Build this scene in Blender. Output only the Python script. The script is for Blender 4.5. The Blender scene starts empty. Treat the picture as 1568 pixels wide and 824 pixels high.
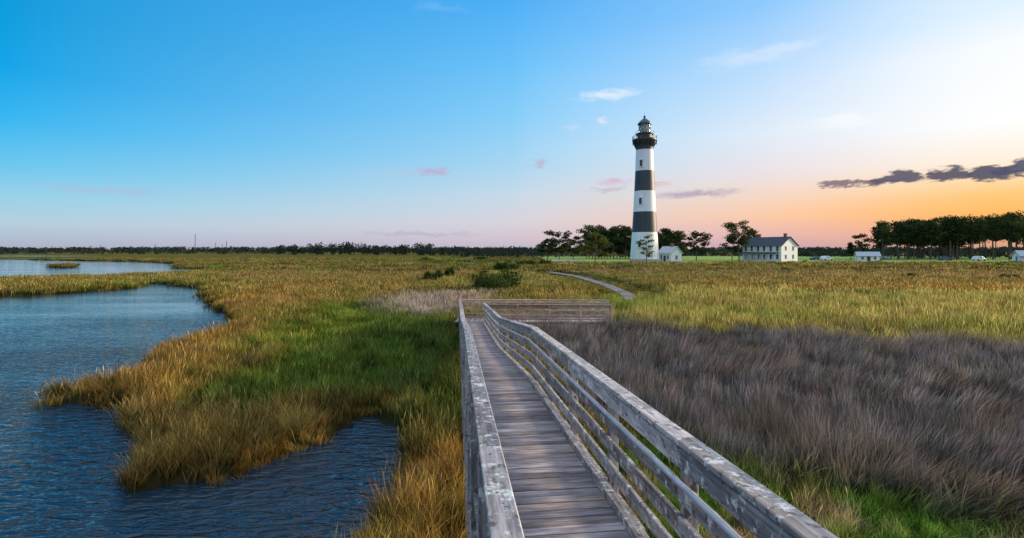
import bpy, math, random
import numpy as np
from mathutils import Vector
random.seed(7)
RNG=np.random.default_rng(11)
scene=bpy.context.scene
CZ=4.75            # eye height above the marsh, metres
F=784.0            # survey constant: 18 mm lens
# ---- survey helper: a ground mark read from the photograph -> metres on the plane z=h
def P(px,py,h=0.0):
    D=F*(CZ-h)/(py-382.0)
    return ((px-784.0)/F*D, D)
def lin(c):
    r=[]
    for v in c:
        v=v/255.0
        r.append(v/12.92 if v<=0.04045 else ((v+0.055)/1.055)**2.4)
    return (r[0],r[1],r[2],1.0)
def link(o,parent=None):
    scene.collection.objects.link(o)
    if parent: o.parent=parent
    return o
def sm(a,b,x):
    t=np.clip((x-a)/(b-a),0,1); return t*t*(3-2*t)
def vnoise(x,y,seed=0):
    ix=np.floor(x);iy=np.floor(y);fx=x-ix;fy=y-iy
    fx=fx*fx*(3-2*fx);fy=fy*fy*(3-2*fy)
    def h(a,b):
        s=np.sin(a*127.1+b*311.7+seed*74.7)*43758.5453
        return s-np.floor(s)
    return (h(ix,iy)*(1-fx)+h(ix+1,iy)*fx)*(1-fy)+(h(ix,iy+1)*(1-fx)+h(ix+1,iy+1)*fx)*fy
def fbm(x,y,seed=0,o=3):
    r=0;a=.5;t=0
    for i in range(o):
        r=r+a*vnoise(x*2**i,y*2**i,seed+i*3);t+=a;a*=.5
    return r/t
def sdf(poly,x,y):   # >0 inside
    poly=np.array(poly,float);d=np.full(x.shape,1e18);ins=np.zeros(x.shape,bool)
    n=len(poly)
    for i in range(n):
        ax,ay=poly[i];bx,by=poly[(i+1)%n]
        ex,ey=bx-ax,by-ay
        t=np.clip(((x-ax)*ex+(y-ay)*ey)/(ex*ex+ey*ey+1e-12),0,1)
        d=np.minimum(d,(x-ax-t*ex)**2+(y-ay-t*ey)**2)
        c=((ay>y)!=(by>y))
        xi=ax+(y-ay)*ex/(ey if abs(ey)>1e-12 else 1e-12)
        ins^=(c&(x<xi))
    d=np.sqrt(d)
    return np.where(ins,d,-d)
# ------------------------------------------------------------------ materials
def newmat(name):
    m=bpy.data.materials.new(name);m.use_nodes=True
    nt=m.node_tree
    for n in list(nt.nodes): nt.nodes.remove(n)
    out=nt.nodes.new('ShaderNodeOutputMaterial')
    return m,nt,out
def N(nt,t,**k):
    n=nt.nodes.new(t)
    for a,b in k.items(): setattr(n,a,b)
    return n
def simple(name,col,rough=.7,noise=.15,scale=3.0,metal=0.0,bump=0.0,stretch=(1,1,1),spec=.5):
    m,nt,out=newmat(name)
    b=N(nt,'ShaderNodeBsdfPrincipled');b.inputs['Roughness'].default_value=rough;b.inputs['Metallic'].default_value=metal
    b.inputs['Specular IOR Level'].default_value=spec
    tc=N(nt,'ShaderNodeTexCoord');mp=N(nt,'ShaderNodeMapping');mp.inputs['Scale'].default_value=stretch
    nz=N(nt,'ShaderNodeTexNoise');nz.inputs['Scale'].default_value=scale;nz.inputs['Detail'].default_value=5
    nt.links.new(tc.outputs['Object'],mp.inputs[0]);nt.links.new(mp.outputs[0],nz.inputs['Vector'])
    r=N(nt,'ShaderNodeValToRGB')
    r.color_ramp.elements[0].position=.3;r.color_ramp.elements[1].position=.7
    r.color_ramp.elements[0].color=(*[c*(1-noise) for c in col],1);r.color_ramp.elements[1].color=(*[min(1,c*(1+noise)) for c in col],1)
    nt.links.new(nz.outputs['Fac'],r.inputs[0]);nt.links.new(r.outputs[0],b.inputs['Base Color'])
    if bump:
        bp=N(nt,'ShaderNodeBump');bp.inputs['Strength'].default_value=bump;bp.inputs['Distance'].default_value=.05
        nt.links.new(nz.outputs['Fac'],bp.inputs['Height']);nt.links.new(bp.outputs[0],b.inputs['Normal'])
    nt.links.new(b.outputs[0],out.inputs[0])
    return m
def grass_mat(name):
    m,nt,out=newmat(name)
    a=N(nt,'ShaderNodeAttribute',attribute_type='INSTANCER',attribute_name='cb')
    b=N(nt,'ShaderNodeAttribute',attribute_type='INSTANCER',attribute_name='ct')
    t=N(nt,'ShaderNodeAttribute',attribute_type='GEOMETRY',attribute_name='t')
    r=N(nt,'ShaderNodeAttribute',attribute_type='GEOMETRY',attribute_name='rnd')
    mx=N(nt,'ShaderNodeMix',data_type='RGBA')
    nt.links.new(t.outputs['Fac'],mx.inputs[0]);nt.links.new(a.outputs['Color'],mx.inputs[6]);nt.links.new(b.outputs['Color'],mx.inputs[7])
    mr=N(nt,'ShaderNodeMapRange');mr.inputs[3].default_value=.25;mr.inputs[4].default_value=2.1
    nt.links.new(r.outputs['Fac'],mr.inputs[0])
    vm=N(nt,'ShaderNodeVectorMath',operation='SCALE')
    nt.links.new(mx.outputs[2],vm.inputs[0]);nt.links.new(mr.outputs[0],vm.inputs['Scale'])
    d=N(nt,'ShaderNodeBsdfDiffuse');tr=N(nt,'ShaderNodeBsdfTranslucent');ms=N(nt,'ShaderNodeMixShader');ms.inputs[0].default_value=.4
    nt.links.new(vm.outputs[0],d.inputs[0]);nt.links.new(vm.outputs[0],tr.inputs[0])
    nt.links.new(d.outputs[0],ms.inputs[1]);nt.links.new(tr.outputs[0],ms.inputs[2]);nt.links.new(ms.outputs[0],out.inputs[0])
    return m
def leaf_mat(name,c0,c1):
    m,nt,out=newmat(name)
    r=N(nt,'ShaderNodeAttribute',attribute_type='GEOMETRY',attribute_name='rnd')
    cr=N(nt,'ShaderNodeValToRGB');cr.color_ramp.elements[0].color=(*c0,1);cr.color_ramp.elements[1].color=(*c1,1)
    nt.links.new(r.outputs['Fac'],cr.inputs[0])
    d=N(nt,'ShaderNodeBsdfDiffuse');tr=N(nt,'ShaderNodeBsdfTranslucent');ms=N(nt,'ShaderNodeMixShader');ms.inputs[0].default_value=.3
    nt.links.new(cr.outputs[0],d.inputs[0]);nt.links.new(cr.outputs[0],tr.inputs[0])
    nt.links.new(d.outputs[0],ms.inputs[1]);nt.links.new(tr.outputs[0],ms.inputs[2]);nt.links.new(ms.outputs[0],out.inputs[0])
    return m
def wood_mat(name,dark,light,lichen=0.0):
    m,nt,out=newmat(name)
    lc=N(nt,'ShaderNodeAttribute',attribute_type='GEOMETRY',attribute_name='lc')
    rn=N(nt,'ShaderNodeAttribute',attribute_type='GEOMETRY',attribute_name='rnd')
    mp=N(nt,'ShaderNodeMapping');mp.inputs['Scale'].default_value=(2.5,45,45)
    nt.links.new(lc.outputs['Vector'],mp.inputs[0])
    g=N(nt,'ShaderNodeTexNoise');g.inputs['Scale'].default_value=1;g.inputs['Detail'].default_value=6;g.inputs['Roughness'].default_value=.65
    nt.links.new(mp.outputs[0],g.inputs['Vector'])
    mp2=N(nt,'ShaderNodeMapping');mp2.inputs['Scale'].default_value=(3,9,9)
    nt.links.new(lc.outputs['Vector'],mp2.inputs[0])
    g2=N(nt,'ShaderNodeTexNoise');g2.inputs['Scale'].default_value=1;g2.inputs['Detail'].default_value=4
    nt.links.new(mp2.outputs[0],g2.inputs['Vector'])
    cr=N(nt,'ShaderNodeValToRGB');cr.color_ramp.elements[0].position=.32;cr.color_ramp.elements[1].position=.68
    cr.color_ramp.elements[0].color=(*dark,1);cr.color_ramp.elements[1].color=(*light,1)
    nt.links.new(g.outputs['Fac'],cr.inputs[0])
    mr=N(nt,'ShaderNodeMapRange');mr.inputs[3].default_value=.58;mr.inputs[4].default_value=1.35
    nt.links.new(rn.outputs['Fac'],mr.inputs[0])
    mr2=N(nt,'ShaderNodeMapRange');mr2.inputs[1].default_value=.3;mr2.inputs[2].default_value=.7;mr2.inputs[3].default_value=.6;mr2.inputs[4].default_value=1.3
    nt.links.new(g2.outputs['Fac'],mr2.inputs[0])
    mu=N(nt,'ShaderNodeMath',operation='MULTIPLY');nt.links.new(mr.outputs[0],mu.inputs[0]);nt.links.new(mr2.outputs[0],mu.inputs[1])
    vm=N(nt,'ShaderNodeVectorMath',operation='SCALE');nt.links.new(cr.outputs[0],vm.inputs[0]);nt.links.new(mu.outputs[0],vm.inputs['Scale'])
    # hue drift between boards: cool grey / brownish
    wn=N(nt,'ShaderNodeTexWhiteNoise',noise_dimensions='1D');nt.links.new(rn.outputs['Fac'],wn.inputs['W'])
    tint=N(nt,'ShaderNodeMix',data_type='RGBA');tint.inputs[6].default_value=(1.16,.98,.84,1);tint.inputs[7].default_value=(.94,.98,1.08,1)
    nt.links.new(wn.outputs['Value'],tint.inputs[0])
    vt=N(nt,'ShaderNodeVectorMath',operation='MULTIPLY');nt.links.new(vm.outputs[0],vt.inputs[0]);nt.links.new(tint.outputs[2],vt.inputs[1])
    col=vt.outputs[0]
    b=N(nt,'ShaderNodeBsdfPrincipled');b.inputs['Roughness'].default_value=.8;b.inputs['Specular IOR Level'].default_value=.25
    if lichen:
        tc=N(nt,'ShaderNodeTexCoord')
        l=N(nt,'ShaderNodeTexNoise');l.inputs['Scale'].default_value=9;l.inputs['Detail'].default_value=8;l.inputs['Roughness'].default_value=.75
        nt.links.new(tc.outputs['Object'],l.inputs['Vector'])
        lr=N(nt,'ShaderNodeMapRange');lr.inputs[1].default_value=.55;lr.inputs[2].default_value=.6;lr.inputs[4].default_value=lichen
        nt.links.new(l.outputs['Fac'],lr.inputs[0])
        mx=N(nt,'ShaderNodeMix',data_type='RGBA');mx.inputs[7].default_value=(.66,.66,.62,1)
        nt.links.new(lr.outputs[0],mx.inputs[0]);nt.links.new(col,mx.inputs[6]);
        l2=N(nt,'ShaderNodeTexNoise');l2.inputs['Scale'].default_value=16;l2.inputs['Detail'].default_value=6
        nt.links.new(tc.outputs['Object'],l2.inputs['Vector'])
        lr2=N(nt,'ShaderNodeMapRange');lr2.inputs[1].default_value=.58;lr2.inputs[2].default_value=.64;lr2.inputs[4].default_value=.8
        nt.links.new(l2.outputs['Fac'],lr2.inputs[0])
        mx2=N(nt,'ShaderNodeMix',data_type='RGBA');mx2.inputs[7].default_value=(.07,.065,.06,1)
        nt.links.new(lr2.outputs[0],mx2.inputs[0]);nt.links.new(mx.outputs[2],mx2.inputs[6]);col=mx2.outputs[2]
    nt.links.new(col,b.inputs['Base Color'])
    bp=N(nt,'ShaderNodeBump');bp.inputs['Strength'].default_value=.6;bp.inputs['Distance'].default_value=.006
    nt.links.new(g.outputs['Fac'],bp.inputs['Height']);nt.links.new(bp.outputs[0],b.inputs['Normal'])
    nt.links.new(b.outputs[0],out.inputs[0])
    return m
M_grass=grass_mat('grass_blades')
M_deck=wood_mat('deck_boards',(.15,.125,.12),(.46,.42,.42))
M_path=wood_mat('path_boards',(.12,.115,.115),(.26,.26,.265))
M_rail=wood_mat('rail_boards',(.17,.16,.155),(.48,.46,.45),.85)
M_pinkwood=wood_mat('fence_boards',(.32,.21,.15),(.66,.49,.39))
M_pine=leaf_mat('pine_needles',(.010,.022,.010),(.085,.11,.035))
M_pineg=leaf_mat('pine_needles_light',(.03,.05,.012),(.2,.2,.05))
M_bush=leaf_mat('shrub_leaves',(.01,.025,.006),(.10,.14,.035))
M_far=leaf_mat('distant_leaves',(.018,.03,.026),(.05,.068,.048))
M_bark=simple('pine_bark',(.10,.075,.06),.9,.35,4)
M_white=simple('white_paint',(.78,.79,.79),.55,.10,.6,stretch=(1,1,.15))
M_black=simple('black_paint',(.035,.045,.052),.5,.25,.8,stretch=(1,1,.2))
M_iron=simple('black_iron',(.03,.035,.035),.45,.2,3)
M_haze=simple('haze_grey',(.22,.24,.27),.8,.2,.1)  # distance haze put into the colour of the far masts and works
M_roof=simple('roof_shingles',(.07,.08,.095),.9,.25,5,spec=.2)
M_roofl=simple('roof_light',(.42,.44,.47),.7,.1,5)
M_brick=simple('chimney_brick',(.26,.1,.07),.9,.3,6)
M_glass=simple('window_glass',(.03,.04,.05),.08,.2,2)
M_stone=simple('foundation',(.35,.34,.32),.8,.2,3)
M_lens=simple('fresnel_lens',(.6,.66,.5),.2,.3,4)
M_metal=simple('galvanised_pipe',(.42,.44,.47),.5,.2,8,metal=.4)
M_tyre=simple('tyre_rubber',(.02,.02,.02),.8,.1,5)
# ------------------------------------------------------------------ world sky
SUN_AZ=math.radians(76); SUN_EL=math.radians(13)
w=bpy.data.worlds.new("World");scene.world=w;w.use_nodes=True
nt=w.node_tree
for n in list(nt.nodes): nt.nodes.remove(n)
wo=N(nt,'ShaderNodeOutputWorld');bg=N(nt,'ShaderNodeBackground')
tc=N(nt,'ShaderNodeTexCoord');nm=N(nt,'ShaderNodeVectorMath',operation='NORMALIZE')
nt.links.new(tc.outputs['Generated'],nm.inputs[0])
sx=N(nt,'ShaderNodeSeparateXYZ');nt.links.new(nm.outputs[0],sx.inputs[0])
az=N(nt,'ShaderNodeMath',operation='ARCTAN2');nt.links.new(sx.outputs[0],az.inputs[0]);nt.links.new(sx.outputs[1],az.inputs[1])
el=N(nt,'ShaderNodeMath',operation='ARCSINE');nt.links.new(sx.outputs[2],el.inputs[0])
eln=N(nt,'ShaderNodeMath',operation='MULTIPLY',use_clamp=True);eln.inputs[1].default_value=2/math.pi;nt.links.new(el.outputs[0],eln.inputs[0])
def eramp(azd,stops,mid):
    n=N(nt,'ShaderNodeValToRGB');cr=n.color_ramp
    st=[]
    for y,c in stops:
        e=math.atan((382-y)*math.cos(math.radians(azd))/F)
        st.append((max(0,e)/(math.pi/2),lin(c)))
    st.append((.42,lin(mid)));st.append((.66,(1.0,1.15,1.4,1)));st.append((1.0,(1.1,1.25,1.5,1)));st.sort(key=lambda q:q[0])  # top stops: sky above the view, raised to add ambient light
    cr.elements[0].position=st[0][0];cr.elements[0].color=st[0][1]
    cr.elements[1].position=1.0;cr.elements[1].color=st[-1][1]
    for p,c in st[1:-1]:
        e=cr.elements.new(p);e.color=c
    nt.links.new(eln.outputs[0],n.inputs[0]);return n.outputs[0]
ZEN=(110,175,235)
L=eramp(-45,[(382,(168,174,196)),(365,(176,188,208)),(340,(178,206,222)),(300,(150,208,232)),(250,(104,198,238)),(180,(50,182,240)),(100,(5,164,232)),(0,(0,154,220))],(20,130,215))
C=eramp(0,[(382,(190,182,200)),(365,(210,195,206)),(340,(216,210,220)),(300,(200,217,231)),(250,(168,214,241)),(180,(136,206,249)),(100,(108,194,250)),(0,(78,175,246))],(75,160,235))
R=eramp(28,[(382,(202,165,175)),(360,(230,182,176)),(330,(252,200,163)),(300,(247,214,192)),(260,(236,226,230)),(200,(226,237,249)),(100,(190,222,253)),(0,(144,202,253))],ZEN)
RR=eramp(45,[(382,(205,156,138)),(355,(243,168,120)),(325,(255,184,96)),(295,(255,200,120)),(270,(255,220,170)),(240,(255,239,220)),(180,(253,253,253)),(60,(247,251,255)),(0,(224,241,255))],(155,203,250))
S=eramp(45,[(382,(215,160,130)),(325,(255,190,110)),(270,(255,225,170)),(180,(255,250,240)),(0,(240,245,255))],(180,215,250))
B=eramp(0,[(382,(190,185,205)),(300,(205,215,232)),(100,(175,210,240)),(0,(155,200,240))],(140,190,240))  # sky behind the camera, brightened to add ambient light
def wmix(a,b,d0,d1,smooth=True):
    mr=N(nt,'ShaderNodeMapRange');
    if smooth: mr.interpolation_type='SMOOTHSTEP'
    mr.inputs[1].default_value=math.radians(d0);mr.inputs[2].default_value=math.radians(d1)
    nt.links.new(az.outputs[0],mr.inputs[0])
    mx=N(nt,'ShaderNodeMix',data_type='RGBA');nt.links.new(mr.outputs[0],mx.inputs[0]);nt.links.new(a,mx.inputs[6]);nt.links.new(b,mx.inputs[7])
    return mx.outputs[2]
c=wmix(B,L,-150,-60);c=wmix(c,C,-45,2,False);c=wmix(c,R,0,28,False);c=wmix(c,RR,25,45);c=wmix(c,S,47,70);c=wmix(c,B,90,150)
# clouds, placed by compass bearing and altitude
ae=N(nt,'ShaderNodeCombineXYZ');nt.links.new(az.outputs[0],ae.inputs[0]);nt.links.new(el.outputs[0],ae.inputs[1])
st=N(nt,'ShaderNodeVectorMath',operation='MULTIPLY');st.inputs[1].default_value=(1,2.6,1);nt.links.new(ae.outputs[0],st.inputs[0])
cn=N(nt,'ShaderNodeTexNoise');cn.inputs['Scale'].default_value=34;cn.inputs['Detail'].default_value=6;cn.inputs['Roughness'].default_value=.6
nt.links.new(st.outputs[0],cn.inputs['Vector'])
cs=N(nt,'ShaderNodeVectorMath',operation='SUBTRACT');cs.inputs[1].default_value=(.5,.5,.5);nt.links.new(cn.outputs['Color'],cs.inputs[0])
cm=N(nt,'ShaderNodeVectorMath',operation='MULTIPLY');cm.inputs[1].default_value=(.10,.03,0);nt.links.new(cs.outputs[0],cm.inputs[0])
cd=N(nt,'ShaderNodeVectorMath',operation='ADD');nt.links.new(ae.outputs[0],cd.inputs[0]);nt.links.new(cm.outputs[0],cd.inputs[1])
# warm glow round the (off-frame) low sun
sd=(math.sin(SUN_AZ)*math.cos(SUN_EL),math.cos(SUN_AZ)*math.cos(SUN_EL),math.sin(SUN_EL))
dt=N(nt,'ShaderNodeVectorMath',operation='DOT_PRODUCT');dt.inputs[1].default_value=sd;nt.links.new(nm.outputs[0],dt.inputs[0])
mxm=N(nt,'ShaderNodeMath',operation='MAXIMUM');mxm.inputs[1].default_value=0;nt.links.new(dt.outputs['Value'],mxm.inputs[0])
pw=N(nt,'ShaderNodeMath',operation='POWER');pw.inputs[1].default_value=40;nt.links.new(mxm.outputs[0],pw.inputs[0])
gl=N(nt,'ShaderNodeVectorMath',operation='SCALE');gl.inputs[0].default_value=(2.2,1.6,1.0);nt.links.new(pw.outputs[0],gl.inputs['Scale'])
ad=N(nt,'ShaderNodeVectorMath',operation='ADD');nt.links.new(c,ad.inputs[0]);nt.links.new(gl.outputs[0],ad.inputs[1])
c=ad.outputs[0]
def cloud(c,x,y,wp,hp,col,op,soft=.8):
    a=math.atan((x-784)/F);e=math.atan((382-y)*math.cos(a)/F)
    ww=wp/F*math.cos(a)**2;hh=hp/F*math.cos(a)
    s=N(nt,'ShaderNodeVectorMath',operation='SUBTRACT');s.inputs[1].default_value=(a,e,0);nt.links.new(cd.outputs[0],s.inputs[0])
    m=N(nt,'ShaderNodeVectorMath',operation='MULTIPLY');m.inputs[1].default_value=(1/ww,1/hh,0);nt.links.new(s.outputs[0],m.inputs[0])
    l=N(nt,'ShaderNodeVectorMath',operation='LENGTH');nt.links.new(m.outputs[0],l.inputs[0])
    r=N(nt,'ShaderNodeMapRange',interpolation_type='SMOOTHSTEP');r.inputs[1].default_value=1.0;r.inputs[2].default_value=1-soft;r.inputs[4].default_value=op
    nt.links.new(l.outputs['Value'],r.inputs[0])
    mx=N(nt,'ShaderNodeMix',data_type='RGBA');mx.inputs[7].default_value=lin(col)
    nt.links.new(r.outputs[0],mx.inputs[0]);nt.links.new(c,mx.inputs[6]);return mx.outputs[2]
for a in [(930,145,66,11,(232,240,251),.85,1),(925,186,18,8,(225,232,248),.8,1),(876,195,12,6,(200,222,245),.5,1),
          (660,263,36,12,(188,166,198),.95,1),(828,251,24,9,(190,174,206),.85,1),(940,278,38,7,(215,178,196),.8,1),(1060,296,105,8,(165,150,180),.75,1),(930,291,40,6,(185,168,194),.6,1),
          (1150,88,110,18,(235,243,253),.4,1),(1210,70,60,12,(235,243,253),.35,1),(1290,185,70,16,(255,255,255),.5,1),(640,358,140,5,(180,172,198),.6,1),(1010,280,25,5,(225,175,178),.6,1),(160,292,150,11,(168,190,220),.55,1),(620,265,130,14,(178,203,232),.4,1),(670,12,60,10,(125,195,248),.4,1),
          (1310,281,75,6,(125,105,118),.9,.5),(1375,273,46,11,(88,82,105),.95,.45),(1450,268,40,13,(80,75,100),.95,.4),(1515,265,62,12,(72,74,100),.95,.4),(1570,256,50,15,(72,76,105),.95,.4),(1640,262,80,14,(80,80,105),.9,.4)]:
    c=cloud(c,*a)
ns=N(nt,'ShaderNodeTexSky',sky_type='NISHITA');ns.sun_disc=False;ns.sun_elevation=SUN_EL;ns.sun_rotation=SUN_AZ
nsc=N(nt,'ShaderNodeVectorMath',operation='SCALE');nsc.inputs['Scale'].default_value=.0025;nt.links.new(ns.outputs[0],nsc.inputs[0])
ad2=N(nt,'ShaderNodeVectorMath',operation='ADD');nt.links.new(c,ad2.inputs[0]);nt.links.new(nsc.outputs[0],ad2.inputs[1])
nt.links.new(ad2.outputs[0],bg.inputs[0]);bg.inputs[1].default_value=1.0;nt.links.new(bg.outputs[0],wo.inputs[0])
sl=bpy.data.lights.new('sun','SUN');sl.energy=5.0;sl.angle=math.radians(5);sl.color=(1,.77,.53)
so=link(bpy.data.objects.new('sun',sl));so.rotation_euler=Vector(sd).to_track_quat('Z','Y').to_euler()
# ------------------------------------------------------------------ camera
cam=bpy.data.cameras.new('camera');cam.lens=18;cam.sensor_width=36;cam.shift_y=-30/1568;cam.clip_end=20000;cam.clip_start=.05
co=link(bpy.data.objects.new('camera',cam));co.location=(0,0,CZ);co.rotation_euler=(math.pi/2,0,0)
scene.camera=co
scene.view_settings.view_transform='Standard';scene.view_settings.look='None';scene.view_settings.exposure=0
# ------------------------------------------------------------------ terrain
Wz=-.12
b=lambda x,y:P(x,y,Wz)
POND=[P(480,824,.5),P(520,790,.5),P(560,762,.5),P(592,735,.45),P(606,700,.35),b(612,668),b(595,652),b(545,647),b(512,668),b(440,712),b(370,745),b(300,752),b(235,762),b(190,750),b(200,700),b(215,687),b(178,662),b(165,632),b(130,628),b(80,622),
 P(76,604,.0),P(120,586,.2),P(200,562,.35),P(210,542,.5),P(235,523,.5),P(290,508,.5),P(340,492,.5),P(368,484,.5),b(328,474),b(318,457),b(305,441),b(240,434),b(200,441),b(130,448),b(60,451),b(0,454),b(-500,470),b(-2000,600),(-60,-20),(-6,-20),(-4.4,3)]
POND2=[P(-600,440,.5),P(0,424,.5),P(150,421,.5),P(270,416.5,.5),P(345,414,.2),b(352,412),b(268,411),b(276,404),b(200,400.5),b(60,398.5),b(0,397.8),b(-600,396.5)]
ISL=[b(78,409.5),b(95,411),b(112,409.5),b(108,406.5),b(84,406.5)]
POND3=[b(-300,393.4),b(80,393.2),b(190,392.3),b(60,391.4),b(-300,391)]
def water_d(x,y):
    jx=x+(fbm(x*.9,y*.9,5)-.5)*1.3;jy=y+(fbm(x*.9+40,y*.9,9)-.5)*1.3
    d=np.maximum(sdf(POND,jx,jy),np.maximum(sdf(POND2,x,y),sdf(POND3,x,y)))
    return np.minimum(d,-sdf(ISL,x,y))
def rise(x,y):
    r=sm(90,170,y)*sm(-60,20,x)*.55
    return r
def ground_z(x,y,wd=None):
    if wd is None: wd=water_d(x,y)
    z=.02+.10*fbm(x*.35,y*.35,2)+rise(x,y)
    return z*(1-sm(-.45,.15,wd))+(-.9)*sm(-.45,.4,wd)
def lawn_w(x,y):
    return sm(150,158,y+6*fbm(x*.05,y*.05,3))*sm(4,14,x-(y-150)*.03)*(1-sm(300,330,y))
# colour zones
Zr=[P(*q,.6) for q in [(800,494),(880,486),(1000,500),(1200,508),(1568,527),(2100,550),(2100,850),(1568,752),(1450,744),(1330,720),(1230,710),(1150,702),(1080,692),(990,650),(900,590),(826,522)]]
Zreed=[P(*q,.7) for q in [(850,476),(900,446),(1050,440),(1568,448),(2200,455),(2200,552),(1568,528),(1200,509),(1000,500),(880,486)]]
Ztan=[P(*q,.6) for q in [(594,474),(602,452),(660,447),(742,449),(745,462),(700,470),(650,477)]]
Zgrn=[P(*q,.5) for q in [(380,545),(425,495),(480,470),(560,462),(640,470),(705,476),(712,560),(670,620),(560,600),(480,605),(380,615),(300,600)]]
Zdk=[P(*q,.5) for q in [(600,478),(705,478),(716,600),(716,690),(640,640),(590,560),(580,500)]]
Zbr=[P(*q,.3) for q in [(1000,640),(1080,686),(1150,704),(1230,712),(1330,722),(1450,746),(1568,756),(2100,860),(2100,1600),(700,1600),(850,700)]]
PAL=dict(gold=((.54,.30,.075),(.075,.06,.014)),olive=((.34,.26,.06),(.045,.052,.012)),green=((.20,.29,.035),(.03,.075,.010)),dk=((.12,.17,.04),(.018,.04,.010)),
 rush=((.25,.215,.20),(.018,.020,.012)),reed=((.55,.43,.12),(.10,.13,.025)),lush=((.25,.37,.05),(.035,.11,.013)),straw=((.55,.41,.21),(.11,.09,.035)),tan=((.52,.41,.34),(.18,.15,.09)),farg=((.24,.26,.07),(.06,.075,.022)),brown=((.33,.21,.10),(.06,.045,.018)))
def colours(x,y,wd):
    T=np.zeros(x.shape+(3,));Bs=np.zeros(x.shape+(3,));H=np.full(x.shape,.74)
    def put(name,wt,h=None):
        nonlocal T,Bs,H
        t,bb=PAL[name];wt=np.clip(wt,0,1)[...,None]
        T=T*(1-wt)+np.array(t)*wt;Bs=Bs*(1-wt)+np.array(bb)*wt
        if h is not None: H=H*(1-wt[...,0])+h*wt[...,0]
    s=.25+.035*np.abs(y)
    n=(fbm(x*.5,y*.5,21)-.5)*2;nb=(fbm(x*.08,y*.05,31)-.5)*2;nf=(fbm(x*1.7,y*1.7,25)-.5)*2
    def Z(poly,k=1.0): return sm(-1,1,sdf(poly,x,y)/(s*k)+n*1.6+nf*.8)
    put('olive',np.ones(x.shape))
    put('gold',sm(-.25,.35,nb+.5*n+.4*nf)*.7)
    put('green',sm(.0,.4,n)*sm(22,40,y)*(x<0)*.7)
    put('gold',sm(4.0,.3,-wd)*(.9-.65*sm(-.1,.4,n+.6*nf))*sm(70,30,y))
    put('brown',sm(.15,.5,nf-.3*n)*.5*(x<2))
    put('green',Z(Zgrn,1.5)*sm(1.0,.1,nf+.4*n)*.9*sm(.3,2.2,-wd),.62);
    put('dk',Z(Zdk,1.5)*.8,.66)
    put('brown',sm(45,90,y)*sm(-.1,.4,nb)*.6*(x<10))
    put('farg',sm(40,80,y)*sm(.2,-.3,n+.4*nb)*.7)
    put('farg',sm(-5,4,x)*sm(60,75,y)*.75,.7)
    put('brown',sm(8,16,x)*sm(0.0,.3,fbm(x*.02,y*.16,8)*2-1)*sm(60,85,y)*.75)
    put('gold',sm(-4,6,x)*sm(-.1,.35,fbm(x*.03,y*.2,18)*2-1)*sm(60,85,y)*.5)
    put('tan',Z(Ztan),.85)
    put('reed',Z(Zreed),.95)
    put('green',Z(Zreed)*sm(.0,.6,(fbm(x*.12,y*.35,44)-.5)*2)*.7)
    put('farg',Z(Zreed)*sm(.1,.5,(fbm(x*.25,y*.5,144)-.5)*2)*.6)
    rw=Z(Zr,1.0);put('rush',rw,.95)
    put('brown',rw*sm(.1,.5,(fbm(x*.5,y*.5,51)-.5)*2)*.3)
    bw=Z(Zbr,.8)*(1-rw);put('lush',bw,.34)
    put('straw',bw*sm(-.1,.3,(fbm(x*.9,y*.9,61)-.5)*2),.42)
    H=H*(.55+.9*fbm(x*1.1,y*1.1,71))*(.65+.35*sm(0,1.2,-wd))
    v=(.3+1.4*fbm(x*1.3,y*1.3,81))[...,None]
    return T*v,Bs*v,H,rw
def sinhax(lo,hi,n,k,mid=0.0):
    a=np.arcsinh((lo-mid)/k);bq=np.arcsinh((hi-mid)/k);return mid+k*np.sinh(np.linspace(a,bq,n))
gx=sinhax(-7000,7000,520,14);gy=sinhax(-40,9000,520,16,12)
X,Y=np.meshgrid(gx,gy);xf=X.ravel();yf=Y.ravel()
wd=water_d(xf,yf);zf=ground_z(xf,yf,wd)
T,Bs,H,_=colours(xf,yf,wd)
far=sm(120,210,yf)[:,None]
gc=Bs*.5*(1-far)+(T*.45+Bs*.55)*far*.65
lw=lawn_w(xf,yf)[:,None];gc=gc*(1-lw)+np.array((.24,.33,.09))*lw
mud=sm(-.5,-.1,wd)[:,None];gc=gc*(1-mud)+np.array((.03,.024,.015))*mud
V=np.stack([xf,yf,zf],1)
ny,nx=X.shape
i=np.arange(ny-1)[:,None]*nx+np.arange(nx-1)[None,:];i=i.ravel()
Fq=np.stack([i,i+1,i+nx+1,i+nx],1)
def mesh_obj(name,V,Fc,mats,midx=None,attrs=None,smooth=False,parent=None,do_link=True):
    me=bpy.data.meshes.new(name)
    V=np.asarray(V,float)
    me.from_pydata(V.tolist(),[],Fc.tolist() if isinstance(Fc,np.ndarray) else Fc)
    for m in mats: me.materials.append(m)
    if midx is not None: me.polygons.foreach_set('material_index',np.asarray(midx,dtype=np.int32))
    if smooth: me.polygons.foreach_set('use_smooth',np.ones(len(me.polygons),bool))
    for k,a in (attrs or {}).items():
        a=np.asarray(a,np.float32)
        if a.ndim==1:
            at=me.attributes.new(k,'FLOAT','POINT');at.data.foreach_set('value',a)
        else:
            at=me.attributes.new(k,'FLOAT_VECTOR','POINT');at.data.foreach_set('vector',a.ravel())
    me.update()
    o=bpy.data.objects.new(name,me)
    if do_link: link(o,parent)
    return o
m,nt2,out=newmat('marsh_ground')
a=N(nt2,'ShaderNodeAttribute',attribute_type='GEOMETRY',attribute_name='gcol')
tcg=N(nt2,'ShaderNodeTexCoord');mpg=N(nt2,'ShaderNodeMapping');mpg.inputs['Scale'].default_value=(.25,.6,1)
nt2.links.new(tcg.outputs['Object'],mpg.inputs[0])
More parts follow.
